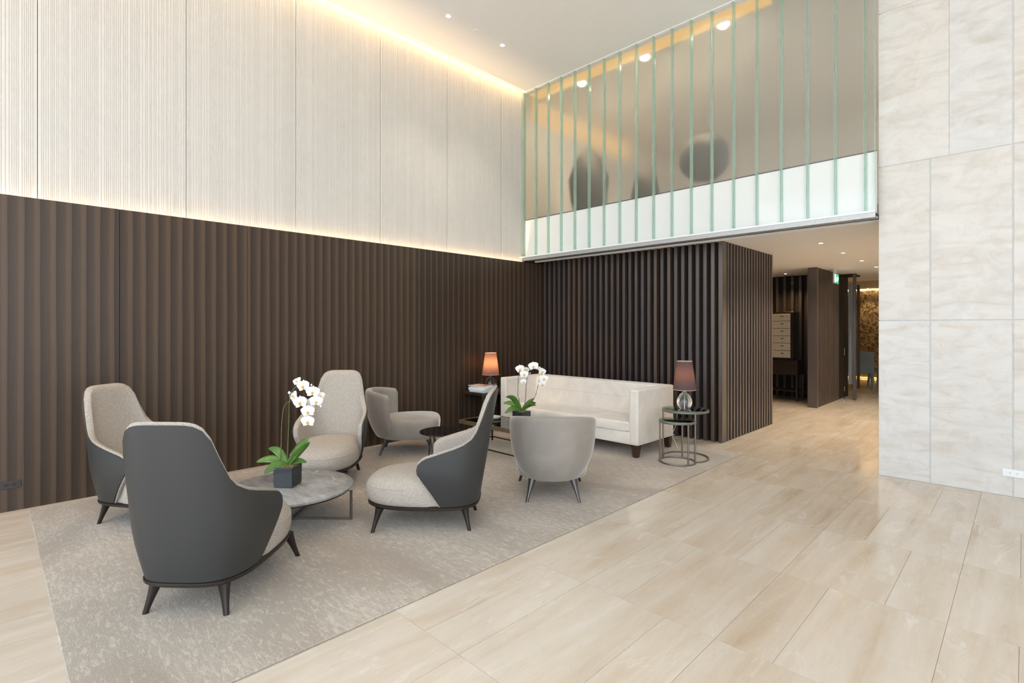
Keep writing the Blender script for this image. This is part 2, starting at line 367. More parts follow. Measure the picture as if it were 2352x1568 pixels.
# ================================================================== SETTING
# ---- floor: grout bed and single stone tiles, joints recessed
floor = struct(MB().box((-.3, YE, -.12), (XE, 14.2, -.0018)).build('floor', M['grout']))
MODX, ROW, GAP = .27, .978, .0022
tile_me = {}
def tile_mesh(wd, ln):
    k = (round(wd, 3), round(ln, 3))
    if k not in tile_me: tile_me[k] = MB().box((0, 0, -.02), (wd - GAP, ln - GAP, 0)).mesh('floor_tile', M['floor'])
    return tile_me[k]
far_tiles = MB()
def seen(x, y):
    v = np.array([x, y, 0]) - CAM; d = v @ FW
    if d < .2: return False
    px, py = CX + FPX * (v @ RT) / d, HY + FPX * HC / d
    return -420 < px < 2772 and py < 2300
for r in range(-11, 15):
    y0 = .0 + ROW * r - .0
    for b in range(-8, 8):
        xb = 5.03 + b * 3 * MODX
        k = 2 if (r % 2 == 1) else 1                      # split after two or one modules, alternating by course
        for x0, wd in ((xb, k * MODX), (xb + k * MODX, (3 - k) * MODX)):
            x1 = x0 + wd
            if x1 <= .0 or x0 >= XE or y0 + ROW > 14.2 or y0 < YE: continue
            if x0 < 0: wd = x1; x0 = 0.0
            if wd < .02: continue
            if .16 < x0 and x1 < 3.65 and -6.2 < y0 and y0 + ROW < .03: continue      # wholly under the rug
            vis = any(seen(x, y) for x in (x0, x1) for y in (y0, y0 + ROW)) and y0 < 9.5
            if vis: link('floor_tile', tile_mesh(wd, ROW), floor, (x0, y0, 0))
            else: far_tiles.box((x0, y0, -.02), (x0 + wd - GAP, y0 + ROW - GAP, 0))
ft = far_tiles.build('outer_floor_tiles', M['floor'], floor); ft['kind'] = 'stuff'

# ---- left wall: dark veneer below, ivory fluted panels above, light slots between and at the ceiling
WX, FX = .03, -.03
wl = struct(MB().box((-.35, YE, 0), (-.12, 14.2, 6.0)).build('wall_left', M['white']))
PW = 1.1375
veneer_me = MB().rbox((-.03, 0, 0), (0, PW - .004, ZW), .0015, 1).mesh('veneer_panel', M['veneer'])
y = -5.577 - PW * 5
while y < .3:
    wd = PW
    if y + PW > .60:
        link('veneer_panel', MB().rbox((-.03, 0, 0), (0, .58 - y, ZW), .0015, 1).mesh('veneer_panel', M['veneer']), wl, (WX, y, 0.0))
    else: link('veneer_panel', veneer_me, wl, (WX, y, 0.0))
    MB().box((-.006, y - .03, ZW - .15), (-.0005, y + .03, ZW - .002)).build('joint_batten', M['dark'], wl)
    y += PW
MB().box((-.12, YE, 0), (0, .58, ZW - .14)).build('panel_backing', M['dark'], wl)
def fluted(seed, ln=1.134 - .0055, h=3.06):
    rnd = random.Random(seed); mb = MB(); y = 0.0; pts = [(0.0, 0.0)]
    while y < ln - .03:
        g = rnd.choice((.004, .005, .006)); rb = rnd.choice((.004, .006, .006, .008, .016))
        pts += [(y + g, 0.0), (y + g + .0015, .0042), (y + g + .0015 + rb, .0042), (y + g + .003 + rb, 0.0)]; y += g + .003 + rb
    pts.append((ln, 0.0))
    mb.loft([[(x, yy, z) for yy, x in pts] for z in (0, h)], False, False, closed=False)
    mb.loft([[(-.02, yy, z) for yy in (0, ln)] for z in (0, h)], False, False, closed=False)
    return mb.mesh('fluted_panel', M['flute'])
fl_me = [fluted(s) for s in range(3)]
y = -6.148 - 4 * 1.134; i = 0
while y < .0:
    o = link('fluted_panel', fl_me[i % 3], wl, (FX, y, ZW - .13)); y += 1.134; i += 1
    if y > -1 and y < 0:
        o = link('fluted_panel', fluted(9, .53), wl, (FX, y, ZW - .13)); break
MB().box((-.12, YE, ZW - .16), (FX - .021, .06, 5.74)).build('fluted_backing', plain('joint_backing', (.26,.23,.20), .8), wl)  # darker grey-brown backing that shows in the panel joints
MB().box((FX + .004, YE + .2, ZW - .10), (FX + .022, .04, ZW - .085)).build('light_strip', M['cove'], wl)
MB().box((-.03, .02, ZW), (WX, .58, ZL)).build('panel_cap', M['dark'], wl)

# ---- ceiling with a light slot along the left wall
CXE = .075
ceil = struct(MB().box((CXE, YE, ZC), (XE, .05, ZC + .06)).build('ceiling', M['white']))
MB().box((-.2, YE, ZC + .17), (CXE + .3, .05, ZC + .25)).build('slot_cover', M['white'], ceil)
MB().box((CXE + .28, YE, ZC + .05), (CXE + .3, .05, ZC + .18)).build('slot_side', M['white'], ceil)
MB().box((-.2, .05, ZC + .02), (CXE + .3, .10, ZC + .25)).build('slot_end', M['white'], ceil)
MB().box((.02, YE + .2, ZC + .150), (.05, .03, ZC + .165)).build('light_strip', M['cove2'], ceil)

# ---- channel glass above the opening
win = struct(MB().box((-.03, .0, 2.742), (5.03, .12, 2.746)).build('window_1', M['alu']))
MB().box((-.03, -.045, 2.742), (5.03, -.028, 2.762)).build('sill_lip', M['plate'], win)
MB().box((.0, .0, ZC - .008), (5.03, .12, ZC + .03)).build('head_channel', M['white'], win)
MB().box((.02, .09, ZC - .004), (3.9, .40, ZC - .001)).build('added_glow', emit('amber_head_glow', (1,.60,.22), .75), win)  # glowing sheet added for the amber band under the glass head, no fitting
GW = .2737
def channel_mesh(wd=GW):
    return MB().box((.004, .052, 2.744), (wd - .004, .058, ZC - .002)).mesh('glass_channel', M['frost'])
def flange_mesh():
    return MB().box((-.0028, .0, 2.744), (.0028, .052, ZC - .002)).mesh('glass_flange', M['flange'])
ch_me, fl2 = channel_mesh(), flange_mesh()
for k in range(19):
    x0 = .010 + k * GW
    wd = min(GW, 5.03 - x0)
    if wd < .05: break
    o = link('glass_channel', ch_me if wd > GW - .01 else channel_mesh(wd), win, (x0, 0, 0))
    link('glass_flange', fl2, o, (.0085, 0, 0)); link('glass_flange', fl2, o, (wd - .0085, 0, 0))
MB().box((-.03, -.004, 2.742), (.008, .07, ZC)).build('edge_channel', M['flange'], win)
MB().box((.012, .047, 2.744), (5.03, .0515, 3.395)).build('white_film', M['spandrel'], win)
MB().box((.012, .043, 3.388), (5.03, .0515, 3.400)).build('film_rail', M['track'], win)
# head of the opening: face strip, then slots and a rail on its underside
tr = struct(MB().box((.03, -.035, 2.690), (5.03, .0, 2.742)).build('trim_1', M['alu']))
MB().box((.03, .0, 2.715), (5.03, .34, 2.742)).build('head_board', M['dark'], tr)
MB().box((.03, .05, 2.694), (5.03, .115, 2.716)).build('track_rail', M['alu'], tr)
MB().box((.03, .275, 2.690), (5.03, .33, 2.722)).build('track_lip', M['white'], tr)

# ---- stone wall at the back, right of the opening: single slabs with recessed joints
ws = struct(MB().box((5.045, YS + .005, 0), (XE, YS + .5, 6.0)).build('wall_back', M['sgrout']))
ZJ = [0.0, 1.624, 3.235, 4.85, 5.60]
XJ = [[5.03, 5.455, 6.05, 7.25, 8.45, 9.65, XE], [5.03, 5.455, 6.05, 7.25, 8.45, 9.65, XE], [5.03, 5.60, 6.05, 7.25, 8.45, 9.65, XE], [5.03, 6.05, 7.25, 8.45, 9.65, XE]]
for r in range(4):
    for a, b in zip(XJ[r][:-1], XJ[r][1:]):
        g = .0045 if abs(b - 5.60) > .01 else .0008
        ga = .0045 if abs(a - 5.60) > .01 else .0008
        MB().rbox((a + (ga if a > 5.04 else 0), YS, ZJ[r] + (.004 if r else .002)), (b - g, YS + .04, ZJ[r + 1] - .004), .002, 1).build('stone_slab', M['stone'], ws)
MB().box((5.03, YS + .04, 0), (5.05, YS + .5, 5.6)).build('stone_return', M['stone'], ws)

# ---- glazed sides of the lobby, behind and right of the camera
def facade(name, p0, p1):
    p0, p1 = Vector(p0), Vector(p1); n = int((p1 - p0).length / 1.75); mb = MB()
    o = struct(MB().bar(p0 + Vector((0,0,.06)), p1 + Vector((0,0,.06)), .08, .12).build(name, M['mull']))
    MB().bar(p0 + Vector((0,0,ZC-.1)), p1 + Vector((0,0,ZC-.1)), .08, .2).build('window_head', M['mull'], o)
    for i in range(n + 1):
        q = p0.lerp(p1, i / n); MB().box((q.x-.035, q.y-.035, .0), (q.x+.035, q.y+.035, ZC)).build('mullion', M['mull'], o)
struct(MB().box((XE, -5.0, 0), (XE + .2, YS + .5, 6.0)).build('wall_east', M['white']))
facade('window_2', (XE, YE, 0), (XE, -5.0, 0)); facade('window_3', (0, YE, 0), (XE, YE, 0))

# ---- low ceiling and shell of the hall behind the opening
lowc = struct(MB().box((-.1, .33, ZL), (5.3, 9.0, ZL + .02)).build('ceiling.001', M['white']))
struct(MB().box((5.06, .6, 0), (5.3, 14.2, ZL)).build('wall_right', M['white']))
farc = struct(MB().box((-.1, 9.0, ZL + .02), (5.3, 14.2, ZL + .06)).build('ceiling.002', M['upceil']))
struct(MB().box((-.3, 13.9, 0), (5.3, 14.2, 3.0)).build('wall_end', M['dark']))
# slatted box wall
PIT = .1079
sc1 = struct(MB().box((.0, .575, 0), (3.15, .60, ZL)).build('wall_screen', M['dark']))
slat_me = MB().box((0, 0, .0), (.047, .085, ZL - .003)).mesh('slat', M['slat'])
for k in range(30): link('slat', slat_me, sc1, (3.187 - PIT * (k + 1) + .004, .475, .002))
MB().box((3.187, .475, .0), (3.240, .615, ZL - .002)).build('corner_post', M['slat'], sc1)
MB().box((3.14, .60, 0), (3.175, 2.44, ZL)).build('side_backing', M['dark'], sc1)
side_me = MB().box((0, 0, 0), (.060, .052, ZL - .003)).mesh('slat', M['slat'])
for k in range(17): link('slat', side_me, sc1, (3.178, .648 + PIT * k, .002))
MB().box((.0, 2.40, 0), (3.17, 2.44, ZL)).build('rear_panel', M['darkwood'], sc1)
# second slatted wall
sc2 = struct(MB().box((3.13, 4.86, 0), (3.21, 6.54, ZL)).build('wall_screen.001', M['dark']))
MB().box((3.115, 4.79, 0), (3.275, 4.86, ZL - .002)).build('end_post', M['slat'], sc2)
s2_me = MB().box((0, 0, 0), (.05, .055, ZL - .003)).mesh('slat', M['slat'])
for k in range(15): link('slat', s2_me, sc2, (3.215, 4.905 + .1085 * k, .002))
# slatted rear wall of the niche
sc3 = struct(MB().box((.0, 6.36, 0), (3.13, 6.42, ZL)).build('wall_niche', M['dark']))
s3_me = MB().box((0, 0, 0), (.055, .10, ZL - .003)).mesh('slat', M['slat'])
for k in range(19): link('slat', s3_me, sc3, (3.02 - .16 * k, 6.26, .002))
# dark reveal with lock plates beyond the second slatted wall
rv = struct(MB().box((3.10, 6.54, 0), (3.255, 7.35, ZL)).build('wall_reveal', M['dark']))
MB().box((3.255, 6.98, .94), (3.262, 7.04, 1.10)).build('lock_plate', M['steel'], rv)
MB().box((3.255, 6.98, .14), (3.262, 7.03, .24)).build('lock_plate', M['steel'], rv)
# open door leaf
dr = struct(MB().rbox((3.505, 6.56, .01), (3.56, 6.62, ZL - .01), .004, 1).build('door_1', M['slat']))
MB().box((3.33, 7.02, .30), (3.47, 7.06, ZL - .22)).build('door_panel', M['greydoor'], dr)
MB().box((3.26, 6.70, ZL - .03), (3.50, 7.30, ZL)).build('door_head', M['dark'], dr)
MB().box((3.562, 6.64, .25), (3.578, 6.86, ZL - .25)).build('door_edge', M['dark'], dr)
# far room: wallpaper wall with a light cove above
wp = struct(MB().box((-.1, 12.62, 0), (5.3, 12.7, 2.74)).build('wall_far', M['wallpaper']))
MB().box((-.1, 12.55, 2.705), (5.3, 12.58, 2.72)).build('light_strip', emit('far_cove', (1,.7,.35), 18), wp)
MB().box((-.1, 12.60, .0), (5.3, 12.62, .28)).build('skirting', M['olive'], wp)
MB().box((-.1, 12.50, .02), (5.3, 12.53, .035)).build('light_strip', emit('amber_strip', (1,.55,.15), 6), wp)

# ---- upper room behind the channel glass
uf = struct(MB().box((-.12, .15, ZL + .03), (5.03, .70, 2.86)).box((-.12, .70, ZL + .03), (7.0, 5.2, 2.86)).build('floor.001', M['grout']))
uc = struct(MB().box((-.12, .12, ZC), (5.03, .70, ZC + .06)).box((-.12, .70, ZC), (7.0, 5.2, ZC + .06)).build('ceiling.003', M['upceil']))
ub = struct(MB().box((-.12, 5.0, 2.86), (7.0, 5.2, ZC)).build('wall_upper', M['taupewall']))
MB().box((-.12, .10, 2.86), (-.02, 5.0, ZC)).build('side_lining', M['taupewall'], ub)
MB().box((-.02, .25, ZC - .42), (-.012, 3.4, ZC - .03)).build('added_glow', emit('amber_wall_glow', (1,.60,.26), .60), ub)  # added emissive sheet standing in for the amber glow along the wall top

# ================================================================== THINGS
def ang(dx, dy): return math.atan2(dy, dx) - math.pi / 2       # local +y points along (dx, dy)
def smooth_interp(xs, ys, x):                                  # monotone cubic interpolation
    xs, ys = np.array(xs, float), np.array(ys, float); h = np.diff(xs); d = np.diff(ys) / h
    m = np.zeros(len(xs)); m[0], m[-1] = d[0], d[-1]
    for i in range(1, len(xs) - 1):
        m[i] = 0 if d[i-1]*d[i] <= 0 else 2*d[i-1]*d[i]/(d[i-1]+d[i])
    i = np.clip(np.searchsorted(xs, x) - 1, 0, len(h) - 1); t = (x - xs[i]) / h[i]
    return (ys[i]*(1+2*t)*(1-t)**2 + m[i]*h[i]*t*(1-t)**2 + ys[i+1]*t*t*(3-2*t) + m[i+1]*h[i]*t*t*(t-1))

# ---- rug
rug = tag(MB().rbox((.15, -6.215, .001), (3.672, .055, RUG), .004, 1).build('area_rug', M['rug']), 'large silvery beige rug with carved streaks under all the seating', 'rug')

# ---- high-backed lounge chair (local +y forward)
RX, RY, RY0 = .300, .44, .02
def plan(t, off=0.0):          # t = 0 at the rear middle, +-pi at the front middle
    n = 3.4 if abs(t) < math.pi/2 else 2.5
    sx_, cx_ = math.sin(t), math.cos(t)
    return np.array([(RX+off)*math.copysign(abs(sx_)**(2/n), sx_), RY0 - (RY+off)*math.copysign(abs(cx_)**(2/n), cx_)])
def plan_normal(t):
    e = 1e-3; a, b = plan(t - e), plan(t + e); d = b - a; d /= np.hypot(*d) + 1e-12
    return np.array([d[1], -d[0]])
NS = 72
def ring_at(off, z, crown=None):
    out = []
    for j in range(NS):
        t = -math.pi + 2*math.pi*(j + .5)/NS
        p = plan(t, off); out.append((p[0], p[1], z))
    return out
# the outline of the back shell along its plan arc
TT = np.linspace(0, math.radians(97), 400); PP = np.array([plan(t) for t in TT])
SS = np.concatenate([[0], np.cumsum(np.hypot(*np.diff(PP, axis=0).T))])
def s_from_x(x): return float(np.interp(x, PP[:, 0][:250], SS[:250]))
def s_from_y(y): i = PP[:, 1] > -.34; return float(np.interp(y, PP[i, 1], SS[i]))
top_keys = [(0, 1.05), (s_from_x(.09), 1.049), (s_from_x(.145), 1.036), (s_from_x(.182), .998), (s_from_x(.203), .938), (s_from_x(.220), .85), (s_from_x(.236), .768), (s_from_x(.252), .710), (s_from_x(.272), .678), (s_from_y(-.285), .664), (s_from_y(-.225), .640), (s_from_y(-.15), .612), (s_from_y(-.085), .588), (s_from_y(-.025), .565), (s_from_y(.005), .543), (s_from_y(.022), .517), (s_from_y(.030), .488)]
ZB = .196
bot_keys = [(0, ZB), (s_from_y(-.152), ZB), (s_from_y(-.075), .312), (s_from_y(.005), .425), (s_from_y(.026), .462), (s_from_y(.030), .488)]
SMAX = top_keys[-1][0]
def shell_pt(s, z, off):
    a = abs(s); t = math.copysign(float(np.interp(a, SS, TT)), s); p = plan(t); n = plan_normal(t)
    if n @ (p - np.array([0, RY0])) < 0: n = -n
    k = (z - ZB) / .854
    rearness = max(0.0, math.cos(t))**.6
    fx = .167 * math.sin(min(1.0, max(0.0, (z - ZB) / .30)) * math.pi / 2)
    p = np.array([p[0] * (1 + fx), p[1]]) + n * off + np.array([0, -.147 * k * (.25 + .75 * rearness)])
    return (p[0], p[1], z)
def shell_grid(o_out, o_in, ext, edge, nu=64, nv=22):
    us = np.sin(np.linspace(-1, 1, nu) * math.pi/2 * .985) / math.sin(math.pi/2*.985) * (SMAX - .0005)
    outer, inner = [], []
    for s in us:
        a = abs(s); zt = smooth_interp(*zip(*top_keys), a) + ext; zb = float(np.interp(a, *zip(*bot_keys)))
        if ext: zb = zb - ext * (a > bot_keys[1][0])
        vv = (1 - np.cos(np.linspace(0, math.pi, nv))) / 2
        ro, ri = [], []
        for v in vv:
            z = zb + (zt - zb) * v
            de = min(zt - z, (z - zb) if a > bot_keys[1][0] else 9)
            de = min(de, (SMAX - a) * 1.2 + .0)
            q = min(1.0, de / edge) if edge else 1.0
            k = math.sqrt(max(0, 1 - (1 - q)**2))
            ro.append(shell_pt(s, z, o_out)); ri.append(shell_pt(s, z, o_out + (o_in - o_out) * (k if edge else 1)))
        outer.append(ro); inner.append(ri)
    mb = MB(); nu = len(us)
    for g in (outer, inner):
        n = len(mb.v)
        for r in g: mb.v += r
        for i in range(nu - 1):
            for j in range(nv - 1):
                a = n + i*nv + j; mb.f.append((a, a + 1, a + nv + 1, a + nv))
    n2 = nu * nv
    bd = [(i, 0) for i in range(nu)] + [(nu-1, j) for j in range(1, nv)] + [(i, nv-1) for i in range(nu-2, -1, -1)] + [(0, j) for j in range(nv-2, 0, -1)]
    for (i, j), (k, l) in zip(bd, bd[1:] + bd[:1]):
        a, b = i*nv + j, k*nv + l; mb.f.append((a, b, n2 + b, n2 + a))
    return mb
def leg_mesh(tx, ty, bx, by, zt, r0, r1, mat, name='leg'):
    rings = []
    for k in np.linspace(0, 1, 9):
        z = zt * (1 - k); r = r1 + (r0 - r1) * ((1 - k)**2.2 * .72 + (1-k) * .28)
        x, y = tx + (bx - tx)*k, ty + (by - ty)*k
        rings.append([(x + r*1.12*math.cos(2*math.pi*j/12), y + r*math.sin(2*math.pi*j/12), z) for j in range(12)])
    return MB().loft(rings).mesh(name, mat, True)
def high_chair():
    t = thing('lounge_chair', '', 'armchair')
    shell_grid(0.0, -.012, 0.0, 0).build('outer_shell', M['shell'], t, True)
    shell_grid(-.013, -.058, .018, .032).build('inner_upholstery', M['weave'], t, True)
    mb = MB(); prof = [(-.012, .192), (.002, .204), (.010, .235), (.014, .270), (.013, .302), (.009, .320), (.004, .332), (-.008, .356), (-.028, .378), (-.062, .396), (-.11, .409), (-.17, .417), (-.24, .421), (-.285, .422)]
    rings = []
    for o, z in prof:
        rr = []
        for j in range(NS):
            a = -math.pi + 2*math.pi*(j+.5)/NS; p = plan(a, 0); rear = max(0, math.cos(a))
            k = (1 + o/RX); q = np.array([p[0]*k, (p[1]-RY0)*k + RY0])
            back = min(1.0, max(0.0, (.05 - p[1]) / .16))        # tuck inside the shell
            lim = 1 + .11 * (1 - back) - back * .085
            if k > lim: q = np.array([p[0]*lim, (p[1]-RY0)*lim + RY0])
            rr.append((q[0], q[1], z))
        rings.append(rr)
    mb.loft(rings); c = mb.build('seat_cushion', M['weave'], t, True)
    MB().tube([(plan(a_)[0]*(1 + .0095/RX), (plan(a_)[1] - RY0)*(1 + .0095/RX) + RY0, .321) for a_ in np.linspace(math.radians(98), math.radians(178), 30).tolist() + np.linspace(math.radians(-178), math.radians(-98), 30).tolist()], .003, 6).build('piping', M['weave'], c, True)
    rg = MB().loft([ring_at(-.02, .165), ring_at(-.002, .168), ring_at(.005, .175), ring_at(.005, .186), ring_at(-.002, .193), ring_at(-.02, .196)]).build('base_ring', M['bronze'], t, True)
    for sx_ in (-1, 1):
        link('leg', leg_mesh(sx_*.182, -.318, sx_*.222, -.362, .172, .036, .0135, M['bronze']), t)
        link('leg', leg_mesh(sx_*.236, .318, sx_*.288, .362, .172, .036, .0135, M['bronze']), t)
    return t
hc = high_chair()
chairs = [((2.673, -5.449), math.atan2(.73, -.683), 'high-backed lounge chair turned away, showing its full charcoal back, in front'),
          ((1.12, -5.455), math.radians(35), 'high-backed woven lounge chair nearest the left edge, beside the dark wood wall'),
          ((1.12, -4.04), math.radians(-42), 'high-backed woven lounge chair facing the viewer behind the marble table orchid'),
          ((2.71, -3.97), math.atan2(-.678, -.735), 'high-backed lounge chair seen from its charcoal side, facing left toward marble table')]
for i, ((x, y), a, lab) in enumerate(chairs):
    o = hc if i == 0 else copy_tree(hc)
    o.location = (x, y, RUG); o.rotation_euler = (0, 0, a - math.pi/2); tag(o, lab, 'armchair', 'high-backed lounge chairs around the marble table')

# ---- low tub chair (local +y forward)
def tub_chair():
    t = thing('tub_chair', '', 'armchair')
    def loop(k, wd, rear, front, z, n=64):
        out = []
        for j in range(n):
            a = 2*math.pi*j/n; c, s = math.cos(a), math.sin(a)
            e = 2/2.3 if s < 0 else 2/4.2
            ex = 2/2.3 if s < 0 else 2/4.2
            x = wd*math.copysign(abs(c)**ex, c); y = (rear if s < 0 else front)*abs(s)**e*(-1 if s < 0 else 1)
            out.append((x, y - .02, z))
        return out
    rings = []
    for k, z, cr in [(.90, .192, 0), (.94, .197, 0), (.965, .215, 0), (1.0, .30, 0), (1.01, .36, 0), (1.0, .395, 0), (.975, .415, .004), (.93, .428, .008), (.85, .437, .014), (.65, .445, .022), (.40, .450, .026), (.15, .452, .028)]:
        L = loop(k, .335*k, .335*k, .405*k, z)
        rings.append([(x, y, zz + cr*max(0, .5 + y)) for x, y, zz in L])
    MB().loft(rings).build('seat', M['taupe'], t, True)
    # wrapped back: arc in plan, growing wider with height
    nu, nv = 48, 18; A = math.radians(80); outer, inner = [], []
    for i in range(nu + 1):
        th = -A + 2*A*i/nu; edge = min(1.0, (A - abs(th)) / math.radians(7))
        ko = math.sqrt(max(0, 1 - (1-edge)**2))
        ztop = .785 - .05*(1 - ko) - .050*(abs(th)/A)**2
        zbot = .196 + .006
        ro, ri = [], []
        for v in (1 - np.cos(np.linspace(0, math.pi, nv + 1)))/2:
            z = zbot + (ztop - zbot)*v; k = (z - .2)/.57
            q = min(1.0, (ztop - z)/.035); ke = math.sqrt(max(0, 1-(1-q)**2))
            R = .268 + .137*(1 - (1 - k)**3); cy = -.118 - .004*k
            thick = .085*(1 - .15*k)
            mid = R - thick/2; hw = thick/2*max(.02, ke*ko)
            e = abs(math.cos(th)); 
            for lst, rr in ((ro, mid + hw), (ri, mid - hw)):
                lst.append((rr*math.sin(th)*1.0, cy - rr*math.cos(th), z))
        outer.append(ro); inner.append(ri)
    mb = MB(); m = nv + 1
    for g in (outer, inner):
        n = len(mb.v)
        for r in g: mb.v += r
        for i in range(nu):
            for j in range(nv):
                a = n + i*m + j; mb.f.append((a, a+1, a+m+1, a+m))
    n2 = (nu+1)*m
    bd = [(i, 0) for i in range(nu+1)] + [(nu, j) for j in range(1, m)] + [(i, nv) for i in range(nu-1, -1, -1)] + [(0, j) for j in range(nv-1, 0, -1)]
    for (i, j), (k, l) in zip(bd, bd[1:] + bd[:1]):
        a, b = i*m + j, k*m + l; mb.f.append((a, b, n2+b, n2+a))
    bk = mb.build('backrest', M['taupe'], t, True)
    for sx_ in (-1, 1):
        link('leg', leg_mesh(sx_*.175, -.235, sx_*.232, -.320, .215, .040, .0115, M['tubleg']), t)
        link('leg', leg_mesh(sx_*.235, .26, sx_*.303, .322, .215, .040, .0115, M['tubleg']), t)
    return t
tb = tub_chair()
tb.location = (2.952, -2.722, RUG); tb.rotation_euler = (0, 0, ang(-.685, .728)); tag(tb, 'low taupe velvet tub chair with its rounded back turned to the viewer', 'armchair', 'taupe tub chairs')
tb2 = copy_tree(tb); tb2.location = (.632, -2.744, RUG); tb2.rotation_euler = (0, 0, ang(.654, .757)); tag(tb2, 'low taupe velvet tub chair seen from the side against the dark wood wall', 'armchair', 'taupe tub chairs')

# ---- sofa
so = thing('sofa', 'long cream velvet sofa with level back and arms before the slatted screen', 'sofa', (1.739, -.66, RUG))
X0, X1, Y0, Y1 = -1.160, 1.160, -.44, .44
zs, zt = .155, .805
def tapered_arm(side):
    mb = MB(); rings = []
    for k in np.linspace(0, 1, 7):
        z = zs + (zt - zs)*k; wth = .115 + .012*math.sin(math.pi*min(1, k*1.15))
        xo = side*X1; xi = side*(X1 - wth)
        ys = np.linspace(Y0, Y1, 9)
        rings.append((z, xi, xo))
    prof = [(xo, z) for z, xi, xo in rings] + [(xi, z) for z, xi, xo in rings[::-1]]
    mb.loft([[(x, y, z) for x, z in prof] for y in (Y0, Y1)])
    return mb
for side in (-1, 1):
    o = tapered_arm(side).build('armrest', M['cream'], so, True)
    b = o.modifiers.new('round', 'BEVEL'); b.width = .022; b.segments = 4; b.limit_method = 'ANGLE'; b.angle_limit = math.radians(50)
bk = MB(); prof = []
for y, z in [(Y1, zs), (Y1, zt), (.245, zt), (.225, .72), (.21, .60), (.185, .48), (.16, .38), (.16, zs)]: prof.append((y, z))
bk.loft([[(x, y, z) for y, z in prof] for x in np.linspace(X0 + .1, X1 - .1, 3)])
o = bk.build('backrest', M['cream'], so, True); b = o.modifiers.new('round', 'BEVEL'); b.width = .02; b.segments = 4; b.limit_method = 'ANGLE'; b.angle_limit = math.radians(50)
for z, y in ((.625, .2125),):
    MB().tube([(x, y, z) for x in np.linspace(X0 + .12, X1 - .12, 12)], .0035, 6).build('back_seam', M['cream'], o, True)
MB().rbox((X0 + .09, Y0 + .005, zs), (X1 - .09, .2, .30), .018, 3).build('seat_rail', M['cream'], so, True)
MB().rbox((X0 + .118, Y0 - .005, .285), (X1 - .118, .2, .415), .035, 4, bulge=.03).build('seat_cushion', M['cream'], so, True)
MB().tube([(X0+.02, Y0-.001, zs+.004), (X1-.004, Y0-.001, zs+.004), (X1+.001, Y0+.01, zs+.004), (X1+.001, Y1, zs+.004)], .005, 6).build('welt', M['cream'], so, True)
for sx_, sy_ in ((-1,-1),(1,-1),(-1,1),(1,1)):
    cx_, cy_ = sx_*(X1 - .055), sy_*(.44 - .055)
    MB().loft([[(cx_ + a*h, cy_ + b*h, z) for a, b in ((-1,-1),(1,-1),(1,1),(-1,1))] for z, h in ((0, .028), (.16, .046))]).build('leg', M['legwood'], so)

# ---- marble coffee table
TM = (1.931, -4.748)
mt = thing('marble_table', 'low round grey marble coffee table on thin bronze frame among high-backed chairs', 'table', (*TM, RUG))
MB().lathe([(.465, .243), (.478, .246), (.481, .252), (.481, .264), (.476, .268)], 96).build('table_top', M['marble'], mt, True)
MB().lathe([(.462, .232), (.466, .232), (.466, .243), (.462, .243)], 96).build('under_plate', M['bronze'], mt, True)
A0 = np.array([2.285, -4.405]) - np.array(TM); r0 = np.hypot(*A0); a0 = math.atan2(A0[1], A0[0])
for q in range(2):
    f = MB(); ca, sa = math.cos(a0 + q*math.pi/2), math.sin(a0 + q*math.pi/2); rr = r0 - .005
    e0, e1 = (ca*rr, sa*rr), (-ca*rr, -sa*rr)
    f.bar((*e0, 0), (*e0, .235), .016, .016); f.bar((*e1, 0), (*e1, .235), .016, .016); f.bar((*e0, .008 + q*.0), (*e1, .008), .016, .016)
    f.build('leg_frame', M['gun'], mt)
MB().bar((-.30, .12, .02), (.30, -.12, .225), .014, .014).build('brace', M['bronze'], mt)

# ---- black round side table
bt = thing('side_table', 'small round side table with glossy black top beside the taupe tub chair', 'table', (1.615, -2.945, RUG))
MB().lathe([(.262, .398), (.272, .402), (.274, .408), (.270, .413)], 64).build('table_top', M['blackglass'], bt, True)
MB().lathe([(.20, .385), (.205, .385), (.205, .398), (.20, .398)], 48).build('under_ring', M['steel'], bt, True)
for k in range(4):
    a = .3 + k*math.pi/2; MB().tube([(.19*math.cos(a), .19*math.sin(a), .39), (.22*math.cos(a), .22*math.sin(a), .002)], .007, 8).build('leg', M['bronze'], bt, True)

# ---- glass topped coffee table before the sofa
ct = thing('coffee_table', 'rectangular glass-topped coffee table with olive-brown frame in front of cream sofa', 'table', (1.585, -1.875, RUG))
hx, hy, z1 = .665, .295, .350
fr = MB()
fr.box((-hx, -hy, z1-.045), (hx, -hy+.03, z1)); fr.box((-hx, hy-.03, z1-.045), (hx, hy, z1)); fr.box((-hx, -hy+.03, z1-.045), (-hx+.03, hy-.03, z1)); fr.box((hx-.03, -hy+.03, z1-.045), (hx, hy-.03, z1))
fr.build('frame', M['olive'], ct)
MB().box((-hx+.03, -hy+.03, z1-.012), (hx-.03, hy-.03, z1-.002)).build('glass_top', M['glass'], ct)
for sx_, sy_ in ((-1,-1),(1,-1),(-1,1),(1,1)): MB().box((sx_*(hx-.012)-.009, sy_*(hy-.012)-.009, 0), (sx_*(hx-.012)+.009, sy_*(hy-.012)+.009, z1-.044)).build('leg', M['bronze'], ct)
MB().bar((-hx, -hy+.012, .05), (hx, -hy+.012, .05), .014, .014).build('rail', M['bronze'], ct); MB().bar((-hx, hy-.012, .05), (hx, hy-.012, .05), .014, .014).build('rail', M['bronze'], ct)
MB().bar((-hx+.012, -hy, .05), (-hx+.012, hy, .05), .014, .014).build('rail', M['bronze'], ct); MB().bar((hx-.012, -hy, .05), (hx-.012, hy, .05), .014, .014).build('rail', M['bronze'], ct)
dz = RUG + z1 - .002
